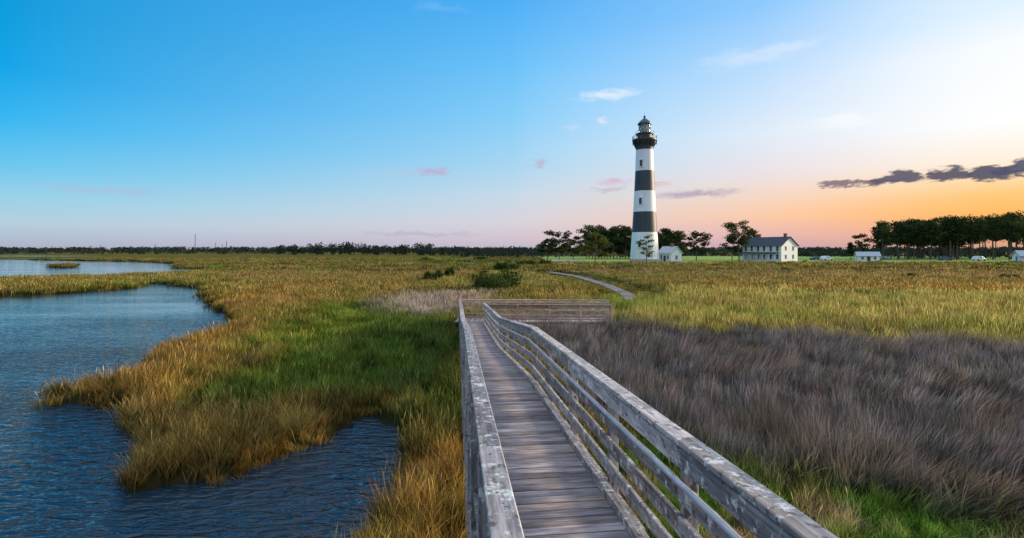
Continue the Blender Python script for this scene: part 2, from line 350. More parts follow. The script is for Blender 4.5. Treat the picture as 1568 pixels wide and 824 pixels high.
nz=N(nt2,'ShaderNodeTexNoise');nz.inputs['Scale'].default_value=1.0;nz.inputs['Detail'].default_value=8;nt2.links.new(mpg.outputs[0],nz.inputs['Vector'])
mr=N(nt2,'ShaderNodeMapRange');mr.inputs[1].default_value=.3;mr.inputs[2].default_value=.7;mr.inputs[3].default_value=.55;mr.inputs[4].default_value=1.45;nt2.links.new(nz.outputs['Fac'],mr.inputs[0])
vs=N(nt2,'ShaderNodeVectorMath',operation='SCALE');nt2.links.new(a.outputs['Vector'],vs.inputs[0]);nt2.links.new(mr.outputs[0],vs.inputs['Scale'])
df=N(nt2,'ShaderNodeBsdfDiffuse');nt2.links.new(vs.outputs[0],df.inputs[0]);nt2.links.new(df.outputs[0],out.inputs[0])
M_ground=m
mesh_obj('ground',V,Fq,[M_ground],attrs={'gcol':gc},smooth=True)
# water
m,nt2,out=newmat('pond_water')
pb=N(nt2,'ShaderNodeBsdfPrincipled');pb.inputs['Base Color'].default_value=(.010,.026,.042,1);pb.inputs['Roughness'].default_value=.04;pb.inputs['IOR'].default_value=1.4
tcg=N(nt2,'ShaderNodeTexCoord')
mp=N(nt2,'ShaderNodeMapping');mp.inputs['Rotation'].default_value=(0,0,math.radians(-16));mp.inputs['Scale'].default_value=(1.7,5.2,1)
nt2.links.new(tcg.outputs['Object'],mp.inputs[0])
n1=N(nt2,'ShaderNodeTexNoise');n1.inputs['Scale'].default_value=1.0;n1.inputs['Detail'].default_value=2.0;n1.inputs['Distortion'].default_value=.8;nt2.links.new(mp.outputs[0],n1.inputs['Vector'])
mp3=N(nt2,'ShaderNodeMapping');mp3.inputs['Scale'].default_value=(.05,.16,1);nt2.links.new(tcg.outputs['Object'],mp3.inputs[0])
n3=N(nt2,'ShaderNodeTexNoise');n3.inputs['Scale'].default_value=1;n3.inputs['Detail'].default_value=3;nt2.links.new(mp3.outputs[0],n3.inputs['Vector'])
r3=N(nt2,'ShaderNodeMapRange');r3.inputs[1].default_value=.38;r3.inputs[2].default_value=.62;r3.inputs[3].default_value=.4;r3.inputs[4].default_value=1.0;nt2.links.new(n3.outputs['Fac'],r3.inputs[0])
sp_=N(nt2,'ShaderNodeSeparateXYZ');nt2.links.new(tcg.outputs['Object'],sp_.inputs[0])
r4=N(nt2,'ShaderNodeMapRange');r4.inputs[1].default_value=11;r4.inputs[2].default_value=40;r4.inputs[3].default_value=1.0;r4.inputs[4].default_value=.16;nt2.links.new(sp_.outputs[1],r4.inputs[0])
mm=N(nt2,'ShaderNodeMath',operation='MULTIPLY');nt2.links.new(r3.outputs[0],mm.inputs[0]);nt2.links.new(r4.outputs[0],mm.inputs[1])
bp=N(nt2,'ShaderNodeBump');bp.inputs['Distance'].default_value=.22;nt2.links.new(n1.outputs['Fac'],bp.inputs['Height']);nt2.links.new(mm.outputs[0],bp.inputs['Strength'])
nt2.links.new(bp.outputs[0],pb.inputs['Normal']);nt2.links.new(pb.outputs[0],out.inputs[0])
M_water=m
mesh_obj('water',[(-6500,-39,Wz),(3000,-39,Wz),(3000,8500,Wz),(-6500,8500,Wz)],[(0,1,2,3)],[M_water])
# ------------------------------------------------------------------ grass prototypes
def clump(name,nb,rad,wid,splay,bias,seed,hvar=.5,head=False):
    r=np.random.default_rng(seed)
    V=[];Fc=[];t=[];rn=[]
    for k in range(nb):
        a=r.uniform(0,2*math.pi);q=rad*math.sqrt(r.uniform());bx,by=q*math.cos(a),q*math.sin(a)
        h=1-hvar*r.uniform();d=r.uniform(0,2*math.pi);s=splay*r.uniform(.2,1)
        dx=math.cos(d)*s+bias*r.uniform(.5,1.3);dy=math.sin(d)*s
        wa=r.uniform(0,math.pi);wx,wy=math.cos(wa),math.sin(wa);ww=wid*r.uniform(.6,1.2);rr=r.uniform()**1.4
        i0=len(V);lev=[0,.35,.7,1.0] if not head else [0,.7,.85,1.0]
        for j,u in enumerate(lev):
            cx=bx+dx*h*u**1.8;cy=by+dy*h*u**1.8;cz=h*u*(1-.25*(dx*dx+dy*dy)*u)
            hw=ww*.5*(1-u**2)*(1 if u>0 else .8)
            if head: hw=ww*.5*(.45,.4,1.2,0)[j]
            if u<1:
                V+= [(cx-wx*hw,cy-wy*hw,cz),(cx+wx*hw,cy+wy*hw,cz)];t+=[u,u];rn+=[rr,rr]
            else: V.append((cx,cy,cz));t.append(1);rn.append(rr)
        Fc+=[(i0,i0+1,i0+3,i0+2),(i0+2,i0+3,i0+5,i0+4),(i0+4,i0+5,i0+6)]
    return mesh_obj(name,V,Fc,[M_grass],attrs={'t':np.array(t)**1.3,'rnd':rn},do_link=False)
def proto(name,n,*a,**k):
    col=bpy.data.collections.new(name)
    for i in range(n): col.objects.link(clump(f'{name}_tuft_{i}',*a,seed=100+i*7,**k))
    return col
def scatter(name,col,n,x,y,hs,yaw,cb,ct,xs):
    z=ground_z(x,y)-.03
    me=bpy.data.meshes.new(name);me.from_pydata(np.stack([x,y,z],1).tolist(),[],[])
    k=len(x)
    def vec(nm,a):
        at=me.attributes.new(nm,'FLOAT_VECTOR','POINT');at.data.foreach_set('vector',np.asarray(a,np.float32).ravel())
    vec('cb',cb);vec('ct',ct);vec('sc',np.stack([xs,xs,hs],1));vec('rot',np.stack([RNG.normal(0,.11,k),RNG.normal(0,.11,k),yaw],1))
    at=me.attributes.new('vi','INT','POINT');at.data.foreach_set('value',RNG.integers(0,n,k).astype(np.int32))
    o=link(bpy.data.objects.new(name,me))
    ng=bpy.data.node_groups.new(name+'_scatter','GeometryNodeTree')
    ng.interface.new_socket('Geometry',in_out='INPUT',socket_type='NodeSocketGeometry');ng.interface.new_socket('Geometry',in_out='OUTPUT',socket_type='NodeSocketGeometry')
    gi=ng.nodes.new('NodeGroupInput');go=ng.nodes.new('NodeGroupOutput')
    ip=ng.nodes.new('GeometryNodeInstanceOnPoints');ci=ng.nodes.new('GeometryNodeCollectionInfo')
    ci.inputs['Collection'].default_value=col;ci.inputs['Separate Children'].default_value=True;ci.inputs['Reset Children'].default_value=True
    def na(nm,t):
        q=ng.nodes.new('GeometryNodeInputNamedAttribute');q.data_type=t;q.inputs['Name'].default_value=nm;return q.outputs['Attribute']
    er=ng.nodes.new('FunctionNodeEulerToRotation')
    lk=ng.links.new
    lk(gi.outputs[0],ip.inputs['Points']);lk(ci.outputs[0],ip.inputs['Instance']);ip.inputs['Pick Instance'].default_value=True
    lk(na('vi','INT'),ip.inputs['Instance Index']);lk(na('rot','FLOAT_VECTOR'),er.inputs[0]);lk(er.outputs[0],ip.inputs['Rotation']);lk(na('sc','FLOAT_VECTOR'),ip.inputs['Scale'])
    lk(ip.outputs[0],go.inputs[0])
    md=o.modifiers.new('scatter','NODES');md.node_group=ng
    return o
# boardwalk centre line
SL=.109
def cx(D): return .895-SL*D
PATH=[(5.6,29.7),(8.3,37),P(968,459,.1),P(960,451,.12),P(932,438,.15),P(903,429,.2),P(880,423,.25),P(840,417,.4)]
def path_d(x,y):
    d=np.full(x.shape,1e9)
    for (ax,ay),(bx,by) in zip(PATH[:-1],PATH[1:]):
        ex,ey=bx-ax,by-ay;t=np.clip(((x-ax)*ex+(y-ay)*ey)/(ex*ex+ey*ey),0,1)
        d=np.minimum(d,np.hypot(x-ax-t*ex,y-ay-t*ey))
    return d
def points(r0,r1,dens,spread=52):
    A=math.tan(math.radians(spread))
    n=int(dens*A*(r1*r1-r0*r0))
    y=np.sqrt(RNG.uniform(r0*r0,r1*r1,n));x=RNG.uniform(-A,A,n)*y
    wd=water_d(x,y)
    k=(wd<-.12)&~((np.abs(x-cx(y))<.82)&(y<31))&~((x>-3.6)&(x<5.9)&(y>28.6)&(y<30.9))
    pd=path_d(x,y);k&=(pd>np.where(y<43.5,.35,.75))
    k&=lawn_w(x,y)<.5
    return x[k],y[k],wd[k]
TIERS=[(5,13,36,.16,.012,34),(13,24,15,.24,.018,44),(24,45,6.0,.42,.028,60),(45,100,1.6,.95,.055,90),(100,235,.3,2.3,.13,120)]
for ti,(r0,r1,dens,rad,wid,nb) in enumerate(TIERS):
    x,y,wd=points(r0,r1,dens)
    T,Bs,H,rw=colours(x,y,wd)
    pdm=path_d(x,y);H=H*np.where((pdm<4)&(y>44),.34,1.0);H=np.where((pdm<3.5)&(y<43.5)&(y>27.5)&(x>4),np.maximum(H,1.15),H)
    isr=RNG.uniform(size=x.shape)<rw
    jit=RNG.uniform(.55,1.45,x.shape)[:,None]
    hue=np.stack([RNG.normal(1,.1,x.shape),np.ones(x.shape),RNG.normal(1,.12,x.shape)],1)
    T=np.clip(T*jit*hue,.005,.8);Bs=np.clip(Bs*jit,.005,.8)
    H=H*RNG.uniform(.6,1.25,x.shape)
    pc=proto(f'cordgrass_{ti}',5,nb,rad,wid,.42,.14)
    pr=proto(f'rush_{ti}',5,nb,rad,wid*.9,.30,.42)
    k=~isr;m=k.sum()
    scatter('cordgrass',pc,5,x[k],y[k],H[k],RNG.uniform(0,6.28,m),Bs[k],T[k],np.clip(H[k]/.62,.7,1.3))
    if isr.sum()>5:
        yaw=(fbm(x*.22,y*.22,91)-.5)*4.8+.5+RNG.normal(0,.4,x.shape)
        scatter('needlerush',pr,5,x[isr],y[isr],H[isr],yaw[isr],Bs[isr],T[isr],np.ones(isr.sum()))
# tall flowering stalks standing above the sward
for (r0,r1,dens,wid,nb) in ((6,16,4.5,.012,6),(16,45,1.6,.022,8),(45,95,.6,.05,12)):
    x,y,wd=points(r0,r1,dens);T,Bs,H,rw=colours(x,y,wd)
    k=(rw<.3)&(H>.42)&(path_d(x,y)>4.5)&(RNG.uniform(size=x.shape)<1-.8*sm(-.5,.5,sdf(Zgrn,x,y)));x,y,wd,T,H=x[k],y[k],wd[k],T[k],H[k]
    n=len(x);ct=T*.6+np.array((.50,.34,.13))*.4;ct=ct*RNG.uniform(.6,1.5,n)[:,None]
    ps=proto(f'stalks_{int(r0)}',4,nb,.35+.02*r0,wid,.28,.08,head=True)
    scatter('cordgrass_stalks',ps,4,x,y,H*RNG.uniform(1.15,1.55,n),RNG.uniform(0,6.28,n),ct*.5,np.clip(ct,0,.8),np.ones(n))
# ------------------------------------------------------------------ beam / box builders
class Boxes:
    def __init__(s): s.V=[];s.F=[];s.L=[];s.R=[];s.M=[]
    def beam(s,p0,p1,wd,ht,side,mat=0,rnd=None):
        p0=Vector(p0);p1=Vector(p1);d=p1-p0;l=d.length;d.normalize();side=Vector(side);side=(side-d*side.dot(d)).normalized();up=d.cross(side)
        if up.z<0 : up=-up
        i=len(s.V);r=random.random() if rnd is None else rnd;o=random.random()*50
        for a in (0,1):
            for q,h in ((-1,-1),(1,-1),(1,1),(-1,1)):
                s.V.append(tuple(p0+d*(l*a)+side*(q*wd/2)+up*(h*ht/2)));s.L.append((l*a+o,q*wd/2+o,h*ht/2+o));s.R.append(r)
        for f in ((0,1,2,3),(7,6,5,4),(0,4,5,1),(1,5,6,2),(2,6,7,3),(3,7,4,0)): s.F.append(tuple(i+k for k in f));s.M.append(mat)
    def box(s,c,size,mat=0):
        c=Vector(c);s.beam(c-Vector((size[0]/2,0,0)),c+Vector((size[0]/2,0,0)),size[1],size[2],(0,1,0),mat)
    def make(s,name,mats,parent=None,bevel=0):
        o=mesh_obj(name,s.V,s.F,mats,s.M,{'lc':np.array(s.L),'rnd':np.array(s.R)},parent=parent)
        import bmesh
        bm=bmesh.new();bm.from_mesh(o.data);bmesh.ops.recalc_face_normals(bm,faces=bm.faces);bm.to_mesh(o.data);bm.free()
        if bevel:
            md=o.modifiers.new('bevel','BEVEL');md.width=bevel;md.segments=1
        return o
def tube(pts,rad,sides=8):
    V=[];Fc=[];n=len(pts)
    for i,p in enumerate(pts):
        p=Vector(p);d=(Vector(pts[min(i+1,n-1)])-Vector(pts[max(i-1,0)])).normalized()
        a=d.cross(Vector((0,1,0.13))).normalized();bb=d.cross(a)
        for k in range(sides):
            t=2*math.pi*k/sides;V.append(tuple(p+(a*math.cos(t)+bb*math.sin(t))*rad[i]))
    for i in range(n-1):
        for k in range(sides):
            Fc.append((i*sides+k,i*sides+(k+1)%sides,(i+1)*sides+(k+1)%sides,(i+1)*sides+k))
    Fc.append(tuple(range(sides))[::-1]);Fc.append(tuple((n-1)*sides+k for k in range(sides)))
    return V,Fc
# ------------------------------------------------------------------ boardwalk
bw=bpy.data.objects.new('boardwalk',None);link(bw)
KN=[(-4,2.53),(0,2.53),(10.3,2.11),(18,1.27),(28.6,.68)]
def dz(D): return float(np.interp(D,[k[0] for k in KN],[k[1] for k in KN]))
nrm=math.hypot(SL,1);dv=Vector((-SL/nrm,1/nrm,0));rv=Vector((1/nrm,SL/nrm,0))
dk=Boxes();HW=.69
D=-4.0
while D<28.75:
    e=random.uniform(-.012,.012);z=dz(D)-.019+random.uniform(-.0025,.0025)
    c0=Vector((cx(D),D,z))
    dk.beam(c0-rv*(HW+e+.03),c0+rv*(HW+.03-e),.131,.038,Vector((dv.x,dv.y,(dz(D+.1)-dz(D-.1))/.2)))
    D+=.1445
X0=-3.15
xx=X0
while xx<5.6:
    dk.beam((xx,28.85,.661),(xx,30.65,.661),.138,.038,(1,0,0));xx+=.1445
dk.make('deck_planks',[M_deck],bw,.003)
rl=Boxes();fr=Boxes()
def rail(bx_,p0,p1,inn,m=0,skip_first=False,thin=1.0):
    """p0,p1 deck-edge points; inn = unit vector toward the deck"""
    p0=Vector(p0);p1=Vector(p1);inn=Vector(inn);L=(p1-p0).length;n=max(1,round(L/1.83));up=Vector((0,0,1))
    for k in range(1 if skip_first else 0,n+1):
        q=p0+(p1-p0)*(k/n)-inn*.01
        bx_.beam((q.x,q.y,-.6),(q.x,q.y,q.z+1.03),.09,.09,inn,m)
    for hh,ht in ((.945,.145),(.71,.135*thin),(.475,.135*thin),(.245,.125*thin)):
        segs=max(1,round(L/3.66));j=[random.uniform(-.004,.004) for _ in range(segs+1)]
        for k in range(segs):
            a=p0+inn*.056+up*(hh+j[k]);b_=p1+inn*.056+up*(hh+j[k+1])
            bx_.beam(a+(b_-a)*(k/segs)+(b_-a).normalized()*.002,a+(b_-a)*((k+1)/segs)-(b_-a).normalized()*.002,.038,ht,inn,m)
    segs=max(1,round(L/3.66))
    a=p0+inn*.02+up*1.052;b_=p1+inn*.02+up*1.052
    for k in range(segs):
        bx_.beam(a+(b_-a)*(k/segs)+(b_-a).normalized()*.002,a+(b_-a)*((k+1)/segs)-(b_-a).normalized()*.003,.142,.040,inn,m)
    # kerb + stringer below
    bx_.beam(p0+inn*.10+up*.045,p1+inn*.10+up*.045,.09,.085,inn,m)
    bx_.beam(p0+inn*.06-up*.13,p1+inn*.06-up*.13,.05,.18,inn,m)
pipes=[]
for i in range(len(KN)-1):
    (D0,z0),(D1,z1)=KN[i],KN[i+1]
    for sgn in (-1,1):
        if D0<0: continue
        De=D1 if not(i==len(KN)-2 and sgn==-1) else 30.6
        a=Vector((cx(D0),D0,z0))+rv*(sgn*HW);b_=Vector((cx(De),De,z1))+rv*(sgn*HW)
        rail(rl,a,b_,-rv*sgn,skip_first=(i>1))
        pipes.append((a-rv*sgn*.135+Vector((0,0,.83)),b_-rv*sgn*.135+Vector((0,0,.83))))
rl.make('railings',[M_rail],bw,.005)
xl=cx(30.65)-HW;xr=cx(28.75)+HW
rail(fr,(xl+.02,30.7,.68),(5.75,30.7,.66),(0,-1,0),thin=.6)
rail(fr,(xr+.12,28.75,.60),(5.6,28.75,.56),(0,1,0),thin=.6)
fr.make('landing_railings',[M_pinkwood],bw,.004)
PV=[];PF=[]
for a,b_ in pipes:
    v,f=tube([a,b_],[.019,.019],10);o=len(PV);PV+=v;PF+=[tuple(k+o for k in q) for q in f]
mesh_obj('handrails',PV,PF,[M_metal],parent=bw,smooth=True)
# low plank path farther on
pp=Boxes()
pts=[Vector((a,b_,0)) for (a,b_) in PATH]
for i,p in enumerate(pts): p.z=[.16,.14,.15,.16,.18,.22,.3,.5][i]
for a,b_ in zip(pts[:-1],pts[1:]):
    d=(b_-a);L=d.length;d.normalize();s_=Vector((d.y,-d.x,0)).normalized();n=int(L/.3)
    for k in range(n):
        q=a+d*((k+.5)*L/n);pp.beam(q-s_*.68,q+s_*.68,L/n*.95,.05,d)
pp.make('plank_path',[M_path])
# ------------------------------------------------------------------ lighthouse
def lathe(name,prof,mats,parent,seg=48,smooth=True):
    V=[];Fc=[];Mi=[]
    for r,z,mi in prof:
        for k in range(seg):
            t=2*math.pi*k/seg;V.append((r*math.cos(t),r*math.sin(t),z))
    for j in range(len(prof)-1):
        for k in range(seg):
            Fc.append((j*seg+k,j*seg+(k+1)%seg,(j+1)*seg+(k+1)%seg,(j+1)*seg+k));Mi.append(prof[j][2])
    o=mesh_obj(name,V,Fc,mats,Mi,parent=parent)
    if smooth:
        o.data.polygons.foreach_set('use_smooth',np.ones(len(Fc),bool))
        md=o.modifiers.new('es','EDGE_SPLIT');md.split_angle=math.radians(25)
    return o
LX,LY=(987-784)/F*176,176.0
lh=link(bpy.data.objects.new('lighthouse',None));lh.location=(LX,LY,.5)
lathe('tower',[(5.1,-.5,2),(5.1,.9,2),(4.75,1.0,0),(4.7,3,0),(4.45,7,0),(4.22,10.1,1),(3.82,17.1,0),(3.46,24.2,1),(3.14,31.1,0),(2.88,38.3,1),(2.8,41.6,1)],[M_white,M_black,M_stone],lh)
lathe('gallery',[(2.8,38.6,0),(3.0,38.8,0),(3.0,39.4,0),(3.3,40.4,0),(3.9,41.3,0),(4.15,41.5,0),(4.15,41.95,0),(2.6,42.0,0),(2.45,42.0,0),(2.45,43.6,0),(3.05,43.7,0),(3.05,43.95,0),(2.0,44.0,0)],[M_black],lh)
g=Boxes()
for k in range(16):
    t=2*math.pi*k/16;c_,s_=math.cos(t),math.sin(t)
    g.beam((3.0*c_,3.0*s_,39.2),(4.05*c_,4.05*s_,41.4),.16,.3,(-s_,c_,0))
    g.beam((4.0*c_,4.0*s_,40.2),(4.0*c_,4.0*s_,41.5),.14,.14,(-s_,c_,0))
for k in range(32):
    t=2*math.pi*k/32;t2=2*math.pi*(k+1)/32;R0=4.08
    g.beam((R0*math.cos(t),R0*math.sin(t),41.9),(R0*math.cos(t),R0*math.sin(t),43.1),.07,.07,(-math.sin(t),math.cos(t),0))
    for zz in (42.5,43.1): g.beam((R0*math.cos(t),R0*math.sin(t),zz),(R0*math.cos(t2),R0*math.sin(t2),zz),.07,.07,(math.cos(t),math.sin(t),0))
    R1=3.0
    if k%2==0: g.beam((R1*math.cos(t),R1*math.sin(t),43.9),(R1*math.cos(t),R1*math.sin(t),44.8),.05,.05,(-math.sin(t),math.cos(t),0))
    g.beam((R1*math.cos(t),R1*math.sin(t),44.8),(R1*math.cos(t2),R1*math.sin(t2),44.8),.05,.05,(math.cos(t),math.sin(t),0))
R2=2.0
for k in range(12):
    t=2*math.pi*k/12;t2=2*math.pi*(k+1)/12
    for (a,b_) in ((0,0),(0,1),(1,0)):
        ta=t if not a else t2;tb=t if not b_ else t2
        g.beam((R2*math.cos(ta),R2*math.sin(ta),44.0),(R2*math.cos(tb),R2*math.sin(tb),47.2),.09,.09,(-math.sin(t),math.cos(t),.01))
g.make('iron_brackets_and_railings',[M_iron],lh)
lathe('lens',[(.4,44.0,0),(.9,44.5,0),(1.25,45.6,0),(.9,46.7,0),(.4,47.1,0)],[M_lens],lh,20)
lathe('lantern_roof',[(2.0,47.1,0),(2.35,47.15,0),(2.35,47.45,0),(1.6,48.3,0),(.8,49.0,0),(.3,49.3,0),(.25,49.5,0),(.42,49.75,0),(.42,49.95,0),(.2,50.2,0),(.04,50.3,0),(.03,51.4,0)],[M_iron],lh,24)
m,nt2,out=newmat('lantern_glass')
tr=N(nt2,'ShaderNodeBsdfTransparent');tr.inputs[0].default_value=(.85,.9,.85,1);gb=N(nt2,'ShaderNodeBsdfGlossy');gb.inputs['Roughness'].default_value=.05;ms=N(nt2,'ShaderNodeMixShader');ms.inputs[0].default_value=.2
nt2.links.new(tr.outputs[0],ms.inputs[1]);nt2.links.new(gb.outputs[0],ms.inputs[2]);nt2.links.new(ms.outputs[0],out.inputs[0])
lathe('lantern_glass',[(1.93,44.0,0),(1.93,47.1,0)],[m],lh,24)
wn=Boxes()
for zz,rr in ((6.0,4.5),(20.6,3.66),(33.5,3.07)):
    t=math.radians(-125);c_,s_=math.cos(t),math.sin(t);n=Vector((c_,s_,0));sd_=Vector((-s_,c_,0))
    p=n*(rr)
    wn.beam(p+Vector((0,0,zz-1)),p+Vector((0,0,zz+1)),1.0,.25,sd_,1)
    for q in (-.6,.6): wn.beam(p+sd_*q+Vector((0,0,zz-1.1)),p+sd_*q+Vector((0,0,zz+1.1)),.2,.5,sd_,0)
    wn.beam(p-sd_*.8+Vector((0,0,zz+1.2)),p+sd_*.8+Vector((0,0,zz+1.2)),.6,.2,n,0);wn.beam(p-sd_*.75+Vector((0,0,zz-1.2)),p+sd_*.75+Vector((0,0,zz-1.2)),.6,.16,n,0)
wn.make('windows',[M_white,M_glass],lh)
# ------------------------------------------------------------------ buildings
def house(name,x,y,z,L,W,hw,hr,th,roof,wins,chim,porch=False,door=None):
    e=link(bpy.data.objects.new(name,None));e.location=(x,y,z);e.rotation_euler=(0,0,math.radians(th))
    a,b_=L/2,W/2
    V=[(-a,-b_,-.5),(a,-b_,-.5),(a,b_,-.5),(-a,b_,-.5),(-a,-b_,hw),(a,-b_,hw),(a,b_,hw),(-a,b_,hw),(-a,0,hw+hr),(a,0,hw+hr)]
    mesh_obj('walls',V,[(0,1,5,4),(1,2,6,9,5),(2,3,7,6),(3,0,4,8,7)],[M_white],parent=e)
    r=Boxes();ov=.45
    for sg in (-1,1):
        sl_=hr/b_;p0=Vector((0,sg*(b_+ov),hw-ov*sl_+.1));p1=Vector((0,0.0,hw+hr+.1))
        r.beam(p0,p1,L+2*ov,.16,(1,0,0))
    r.make('roof',[roof],e)
    q=Boxes()
    for (u,zc,ww,hh) in wins:      # front (-y) windows
        q.beam((u-ww/2,-b_-.02,zc),(u+ww/2,-b_-.02,zc),.06,hh,(0,1,0),1)
        for s2 in (-1,1):
            q.beam((u+s2*(ww/2+.06),-b_-.03,zc-hh/2-.1),(u+s2*(ww/2+.06),-b_-.03,zc+hh/2+.1),.12,.12,(1,0,0),0)
            q.beam((u-ww/2,-b_-.035,zc+s2*(hh/2+.05)),(u+ww/2,-b_-.035,zc+s2*(hh/2+.05)),.13,.1,(0,1,0),0)
        q.beam((u-ww/2,-b_-.04,zc),(u+ww/2,-b_-.04,zc),.1,.06,(0,1,0),0)
    nw=2 if W>5 else 1
    for k in range(nw):             # gable-end windows
        v=(k-(nw-1)/2)*W*.45
        for zc in ([1.7,4.6] if hw>4.5 else [1.5]):
            for s2 in (-1,1):
                q.beam((s2*(a+.02),v-.4,zc),(s2*(a+.02),v+.4,zc),.06,1.4,(1,0,0),1)
                q.beam((s2*(a+.03),v-.5,zc+.76),(s2*(a+.03),v+.5,zc+.76),.12,.12,(1,0,0),0);q.beam((s2*(a+.03),v-.5,zc-.76),(s2*(a+.03),v+.5,zc-.76),.12,.12,(1,0,0),0)
                q.beam((s2*(a+.04),v,zc-.7),(s2*(a+.04),v,zc+.7),.06,.08,(0,1,0),0)
    if door is not None:
        q.beam((door,-b_-.03,0),(door,-b_-.03,2.1),1.0,.08,(1,0,0),2)
    q.make('windows_and_door',[M_white,M_glass,M_roof],e)
    cbx=Boxes()
    for cx_,hh in chim:
        cbx.beam((cx_,0,hw+hr-.8),(cx_,0,hw+hr+hh),.9,.7,(1,0,0));cbx.beam((cx_,0,hw+hr+hh),(cx_,0,hw+hr+hh+.2),1.1,.9,(1,0,0))
    if chim: cbx.make('chimneys',[M_brick],e)
    if porch:
        p=Boxes()
        p.beam((0,-b_,3.25),(0,-b_-2.4,2.7),L*.9,.12,(1,0,0),1);p.beam((-L*.45,-b_-1.2,.3),(L*.45,-b_-1.2,.3),2.3,.2,(0,1,0),0)
        for k in range(7):
            u=-L*.44+k*L*.88/6;p.beam((u,-b_-2.2,.3),(u,-b_-2.2,2.7),.15,.15,(1,0,0),0)
            if k<6: p.beam((u,-b_-2.2,1.2),(u+L*.88/6,-b_-2.2,1.2),.06,.06,(0,1,0),0)
        p.make('porch',[M_white,M_roof],e)
    return e
D=186;house('keepers_house',(1178-784)/F*D,D,.5,15.5,9.0,5.6,3.0,-62,M_roof,[(u,zc,.9,1.6) for u in (-6.3,-3.8,-1.2,1.2,3.8,6.3) for zc in (1.6,4.5)],[(-4,1.1),(6.2,1.1)],porch=True)
D=178;house('oil_house',(1026-784)/F*D,D,.5,6.2,4.8,3.1,2.1,-64,M_roofl,[(-1.6,1.6,.8,1.3),(1.6,1.6,.8,1.3)],[(1.2,1.0)],door=0)
D=176;house('white_shed',(1328-784)/F*D,D,.5,6.2,3.8,2.1,1.2,-22,M_roofl,[(-1.8,1.3,.7,.9),(1.8,1.3,.7,.9)],[],door=0)
D=150;house('white_cottage',(1575-784)/F*D,D,.5,5.5,4.5,2.4,1.4,-20,M_roofl,[(-1.3,1.4,.7,.9),(1.4,1.4,.7,.9)],[],door=0)
# white board fence by the path
fb=Boxes();x0,x1=(846-784)/F*165,(893-784)/F*168
n=9
for k in range(n+1):
    u=x0+(x1-x0)*k/n;fb.beam((u,165,.2),(u,165,1.5),.12,.12,(1,0,0))
for zz in (.75,1.05,1.35): fb.beam((x0,164.92,zz),(x1,164.92,zz),.05,.14,(0,1,0))
fb.make('white_board_fence',[M_white])
# cars
def car(name,x,y,z,th,col,van=False):
    e=link(bpy.data.objects.new(name,None));e.location=(x,y,z);e.rotation_euler=(0,0,math.radians(th))
    top=1.75 if van else 1.45
    prof=[(-2.2,.35),(-2.25,.8),(-2.1,.98),(-1.75 if van else -1.3,1.05 if not van else top-.1),(-.9,top),(.55,top),(1.2,1.0),(2.0,.88),(2.22,.65),(2.2,.35)]
    V=[];n=len(prof)
    for s in (-1,1):
        for (u,h) in prof: V.append((u,s*(.88 if h<1.1 else .74),h))
    Fc=[tuple(range(n)),tuple(range(2*n-1,n-1,-1))]+[(i,i+n,(i+1)%n+n,(i+1)%n) for i in range(n)]
    pm=simple(name+'_paint',col,.25,.03,2)
    o=mesh_obj('body',V,Fc,[pm],parent=e);md=o.modifiers.new('b','BEVEL');md.width=.06;md.segments=2
    g=Boxes()
    for s in (-1,1):
        g.beam((-.95,s*.80,1.24),(-.1,s*.80,1.24),.05,.3,(0,1,0),0);g.beam((.0,s*.80,1.22),(.6,s*.80,1.22),.05,.28,(0,1,0),0)
    g.beam((.66,-.62,1.32),(.66,.62,1.32),.5,.04,(.6,0,-.45),0);g.make('glass',[M_glass],e)
    WV=[];WF=[]
    for u in (-1.35,1.35):
        for s in (-1,1):
            v,f=tube([(u,s*.72,.33),(u,s*.92,.33)],[.33,.33],16);oo=len(WV);WV+=v;WF+=[tuple(k+oo for k in q) for q in f]
    mesh_obj('wheels',WV,WF,[M_tyre],parent=e)
for px,D,col,th,van in ((1266,190,(.7,.72,.75),10,True),(1250,200,(.08,.12,.14),0,False),(1447,190,(.06,.1,.16),-15,False),(1499,185,(.6,.63,.66),8,True),(1357,210,(.35,.36,.38),5,False)):
    car('parked_car',(px-784)/F*D,D,.58,th,col,van)
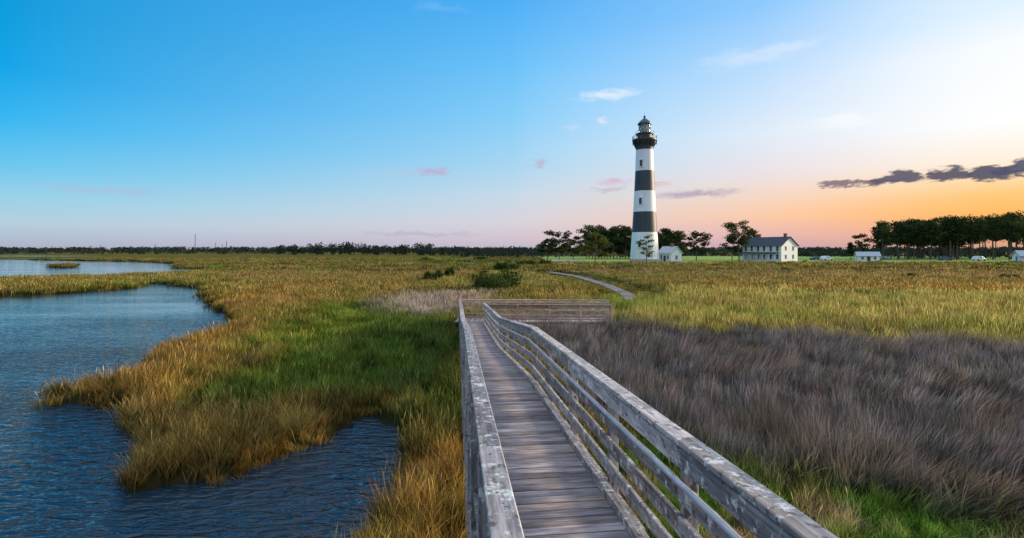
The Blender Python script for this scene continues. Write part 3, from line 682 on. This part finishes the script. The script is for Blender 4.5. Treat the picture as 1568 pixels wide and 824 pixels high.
# ------------------------------------------------------------------ trees
def leaves(C,size,r):
    n=len(C);u=r.normal(size=(n,3));u/=np.linalg.norm(u,axis=1)[:,None];v=r.normal(size=(n,3));v-=u*(u*v).sum(1)[:,None];v/=np.linalg.norm(v,axis=1)[:,None]
    s=size*r.uniform(.6,1.3,(n,1))
    V=np.stack([C+u*s,C+v*s*.45,C-u*s,C-v*s*.45],1).reshape(-1,3)
    Fc=np.arange(4*n).reshape(n,4);return V,Fc
def pine(x,y,z,h,spread,seed,crown=.42,leaf=.3,nl=12,per=110,cl=.14,wide_top=False):
    r=np.random.default_rng(seed);V=[];Fc=[];M=[];R=[]
    def addt(pts,rad,s=6):
        v,f=tube(pts,rad,s);o=len(V);V.extend(v);Fc.extend([tuple(k+o for k in q) for q in f]);M.extend([0]*len(f));R.extend([.5]*len(v))
    lx,ly=r.normal(0,.04,2)*h
    def tp(t): return (x+lx*t*t+.012*h*math.sin(t*5+seed),y+ly*t*t,z-.3+t*(h*.96+.3))
    ts=[0,.2,.4,.6,.8,1.0];r0=.014*h+.04
    addt([tp(t) for t in ts],[r0*(1.15-1.0*t) for t in ts])
    C=[]
    for k in range(nl):
        t=crown+(1-crown)*(k+r.uniform(0,.8))/nl;t=min(t,.98)
        a=k*2.4+r.uniform(-.6,.6);prof=math.sin(math.pi*min(1,(t-crown)/(1-crown)*.75+.25))**.7 if not wide_top else (.5+.6*(t-crown)/(1-crown))*(1 if t<.9 else .7)
        ln=spread*max(.25,prof)*r.uniform(.6,1.1)
        p0=Vector(tp(t));p2=p0+Vector((math.cos(a)*ln,math.sin(a)*ln,ln*r.uniform(.1,.4)));p1=(p0+p2)/2-Vector((0,0,ln*.06))
        addt([p0,p1,p2],[r0*.35,r0*.22,r0*.08],5)
        for q,w_ in ((p2,1.0),((p1+p2)/2,.8),(p1+Vector((r.normal(0,.3),r.normal(0,.3),.2)),.6)):
            if r.uniform()<.92: C.append((q,w_*cl*h*r.uniform(.7,1.2)))
    C.append((Vector(tp(1.0)),cl*h*.8))
    Ls=[];Rs=[]
    for q,cr_ in C:
        n=int(per*max(.4,(cr_/(cl*h))**2));d=r.normal(size=(n,3));d/=np.linalg.norm(d,axis=1)[:,None];d*=r.uniform(.3,1,(n,1))**.6*cr_;d[:,2]*=.55
        d*=(1+.35*np.sin(d[:,[1,0,0]]*5/cr_+seed))
        Ls.append(np.array(q)[None]+d+np.array([0,0,cr_*.15]));cv=r.uniform(-.2,.2);Rs.append(np.clip(.45+cv+r.uniform(-.25,.25,n),0,1))
    Cc=np.concatenate(Ls);LV,LF=leaves(Cc,leaf,r);o=len(V)
    V=np.concatenate([np.array(V),LV]);F2=Fc+[tuple(q) for q in (LF+o).tolist()]
    R=np.concatenate([np.array(R),np.repeat(np.concatenate(Rs),4)]);M=M+[1]*len(LF)
    return V,F2,M,R
def pine_tree(px,by,top,wpx,D,seed,mat=M_pine,gz=.5,**k):
    h=(CZ+(382-top)/F*D)-gz;x=(px-784)/F*D
    V,Fc,M,R=pine(x,D,gz,h,wpx/2/F*D*.85,seed,**k)
    mesh_obj('pine_tree',V,Fc,[M_bark,mat],M,{'rnd':R})
pine_tree(856,395,356,48,178,1,crown=.32,wide_top=True,nl=15,per=130)
pine_tree(838,395,367,28,185,2,crown=.35)
pine_tree(878,395,363,34,190,3,crown=.3)
pine_tree(912,397,358,50,160,4,mat=M_pineg,crown=.2,nl=16,per=150)
pine_tree(990,400,363,34,160,5,mat=M_pineg,crown=.25,wide_top=True,nl=11,per=60,leaf=.24)
pine_tree(1066,396,358,48,186,6,crown=.3,wide_top=True,nl=14,per=130)
pine_tree(1131,398,342,48,182,7,crown=.42,wide_top=True,nl=16,per=130)
pine_tree(1153,398,353,30,196,8,crown=.3,nl=14)
pine_tree(1121,398,362,28,190,18,crown=.35,nl=10)
pine_tree(1320,395,360,22,200,9,crown=.35,wide_top=True,nl=8)
pine_tree(1303,395,372,12,205,10,crown=.3,nl=8)
# right-hand pine wood and the grove behind the tower: each ONE mass
def grove(name,specs,seed,mat=M_pine,clo=.38,chi=.55):
    AV=[];AF=[];AM=[];AR=[];o=0
    for i,(px,top,wpx,D) in enumerate(specs):
        h=(CZ+(382-top)/F*D)-.5;V,Fc,M,R=pine((px-784)/F*D,D,.5,h,wpx/2/F*D,seed+i,crown=random.uniform(clo,chi),leaf=.44,nl=12,per=62,cl=.145,wide_top=random.random()<.5)
        AV.append(V);AF+=[tuple(k+o for k in q) for q in Fc];AM+=M;AR.append(R);o+=len(V)
    mesh_obj(name,np.concatenate(AV),AF,[M_bark,mat],AM,{'rnd':np.concatenate(AR)})
sp=[]
for k in range(66):
    px=random.uniform(1345,1640);tp_=343-(px-1345)/225*16+random.uniform(-3,15)
    sp.append((px,tp_,random.uniform(16,28),random.uniform(205,262)))
sp+=[(1352,343,32,205),(1375,342,28,208),(1400,343,26,210),(1425,341,26,207),(1455,336,28,206),(1545,328,34,205),(1520,331,30,206),(1490,334,28,206)]
grove('pine_forest',sp,300)
sp=[(px,random.uniform(345,357),random.uniform(22,30),random.uniform(215,250)) for px in np.linspace(898,972,17)]+[(px,random.uniform(350,362),22,random.uniform(215,245)) for px in np.linspace(1005,1044,9)]
grove('pine_grove',sp,500,clo=.15,chi=.3)
def shrub_pts(x,y,z,wd_,h,seed,n,leaf):
    r=np.random.default_rng(seed);C=[];Rr=[]
    nc=max(5,int(14*min(1.5,wd_/5)))
    for k in range(nc):
        a=r.uniform(0,6.28);q=math.sqrt(r.uniform())*wd_*.38;cc=np.array([x+q*math.cos(a),y+q*math.sin(a),z+h*r.uniform(.2,.72)*(1-.4*q/(wd_*.5))])
        d=r.normal(size=(n//nc,3));d/=np.linalg.norm(d,axis=1)[:,None];d*=r.uniform(.4,1,(n//nc,1))*np.array([wd_*.18,wd_*.18,h*.3])
        C.append(cc+d);Rr.append(np.clip(.45+r.uniform(-.25,.25)+r.uniform(-.25,.25,n//nc),0,1))
    C=np.concatenate(C);V,Fc=leaves(C,leaf,r);return V,Fc,np.repeat(np.concatenate(Rr),4)
def shrub(px,by,wpx,hpx,seed,gz=0.05):
    D=F*(CZ-gz)/(by-382);x=(px-784)/F*D
    V,Fc,R=shrub_pts(x,D,gz,wpx/F*D,hpx/F*D,seed,1500,.0016*D+.05)
    v2,f2=tube([(x,D,-.1),(x+.1,D,hpx/F*D*.5)],[.08,.03],6);o=len(V)
    mesh_obj('wax_myrtle_shrub',np.concatenate([V,np.array(v2)]),[tuple(q) for q in Fc.tolist()]+[tuple(k+o for k in q) for q in f2],[M_bush,M_bark],[0]*len(Fc)+[1]*len(f2),{'rnd':np.concatenate([R,np.full(len(v2),.5)])})
for i,a in enumerate([(742,448,54,40),(772,447,54,44),(757,450,64,34),(662,433,34,25),(686,428,28,23),(776,417,44,20),(806,411,32,16),(832,409,28,15),(708,406,24,10),(1392,429,30,12),(1549,431,28,14),(735,402,28,12),(655,402,26,9),(870,412,22,9)]): shrub(*a,seed=40+i)
# distant tree lines: one object
AV=[];AF=[];AR=[];o=0
def far_line(pxa,pxb,D,topf,step,leaf,per=46,base=.3):
    global o
    r=np.random.default_rng(int(abs(pxa)*7+D));px=pxa
    while px<pxb:
        top=topf(px)+r.uniform(-1.2,1.8);h=max(1.5,CZ+(382-top)/F*D-base);x=(px-784)/F*D;dd=D+r.uniform(-.06,.06)*D
        n=per;wd_=step/F*D*1.6
        d=r.normal(size=(n,3));d/=np.linalg.norm(d,axis=1)[:,None];d*=r.uniform(.3,1,(n,1))**.5*np.array([wd_,wd_,h*.5]);C=d+np.array([x,dd,base+h*.5])
        V,Fc=leaves(C,leaf,r);AV.append(V);AF.append(Fc+o);AR.append(np.repeat(np.clip(.4+r.uniform(-.3,.3)+r.uniform(-.2,.2,n),0,1),4));o+=len(V)
        px+=step*r.uniform(.5,1.1)
far_line(-500,2100,900,lambda p:378.5,4,2.0)
far_line(-500,470,520,lambda p:380.3+1.2*math.sin(p*.05),5,1.1,30)
far_line(440,665,430,lambda p:373.5+2.5*math.sin(p*.045)-1.5*math.sin(p*.13),3.5,1.0,60)
far_line(650,850,380,lambda p:378.5+1.5*math.sin(p*.07),4,.9,56)
far_line(700,1000,290,lambda p:382+1.5*math.sin(p*.1),5,.7,40)
far_line(1040,1345,330,lambda p:379.5+1.8*math.sin(p*.06),4.5,.8)
far_line(1215,1345,300,lambda p:384+1*math.sin(p*.2),5,.7)
far_line(1330,1800,275,lambda p:379+2*math.sin(p*.09),5,.8)
mesh_obj('distant_treeline',np.concatenate(AV),np.concatenate(AF),[M_far],attrs={'rnd':np.concatenate(AR)})
# distant radio masts and a low works on the horizon
def mast(px,top,D):
    x=(px-784)/F*D;h=CZ+(382-top)/F*D;g=Boxes();s=.7
    for a in (-1,1):
        for b_ in (-1,1): g.beam((x+a*s,D+b_*s,0),(x+a*s*.3,D+b_*s*.3,h),.2,.2,(1,0,0))
    k=0
    while k<h-3:
        g.beam((x-s*.8,D-s*.8,k),(x+s*.8,D-s*.8,k+3),.15,.15,(0,1,0));k+=3
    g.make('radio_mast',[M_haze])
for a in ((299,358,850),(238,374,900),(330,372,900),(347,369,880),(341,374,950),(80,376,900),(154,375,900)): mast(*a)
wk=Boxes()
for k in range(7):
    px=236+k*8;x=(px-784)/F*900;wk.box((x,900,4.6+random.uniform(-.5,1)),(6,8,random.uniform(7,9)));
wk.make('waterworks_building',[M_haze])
print('verts done')
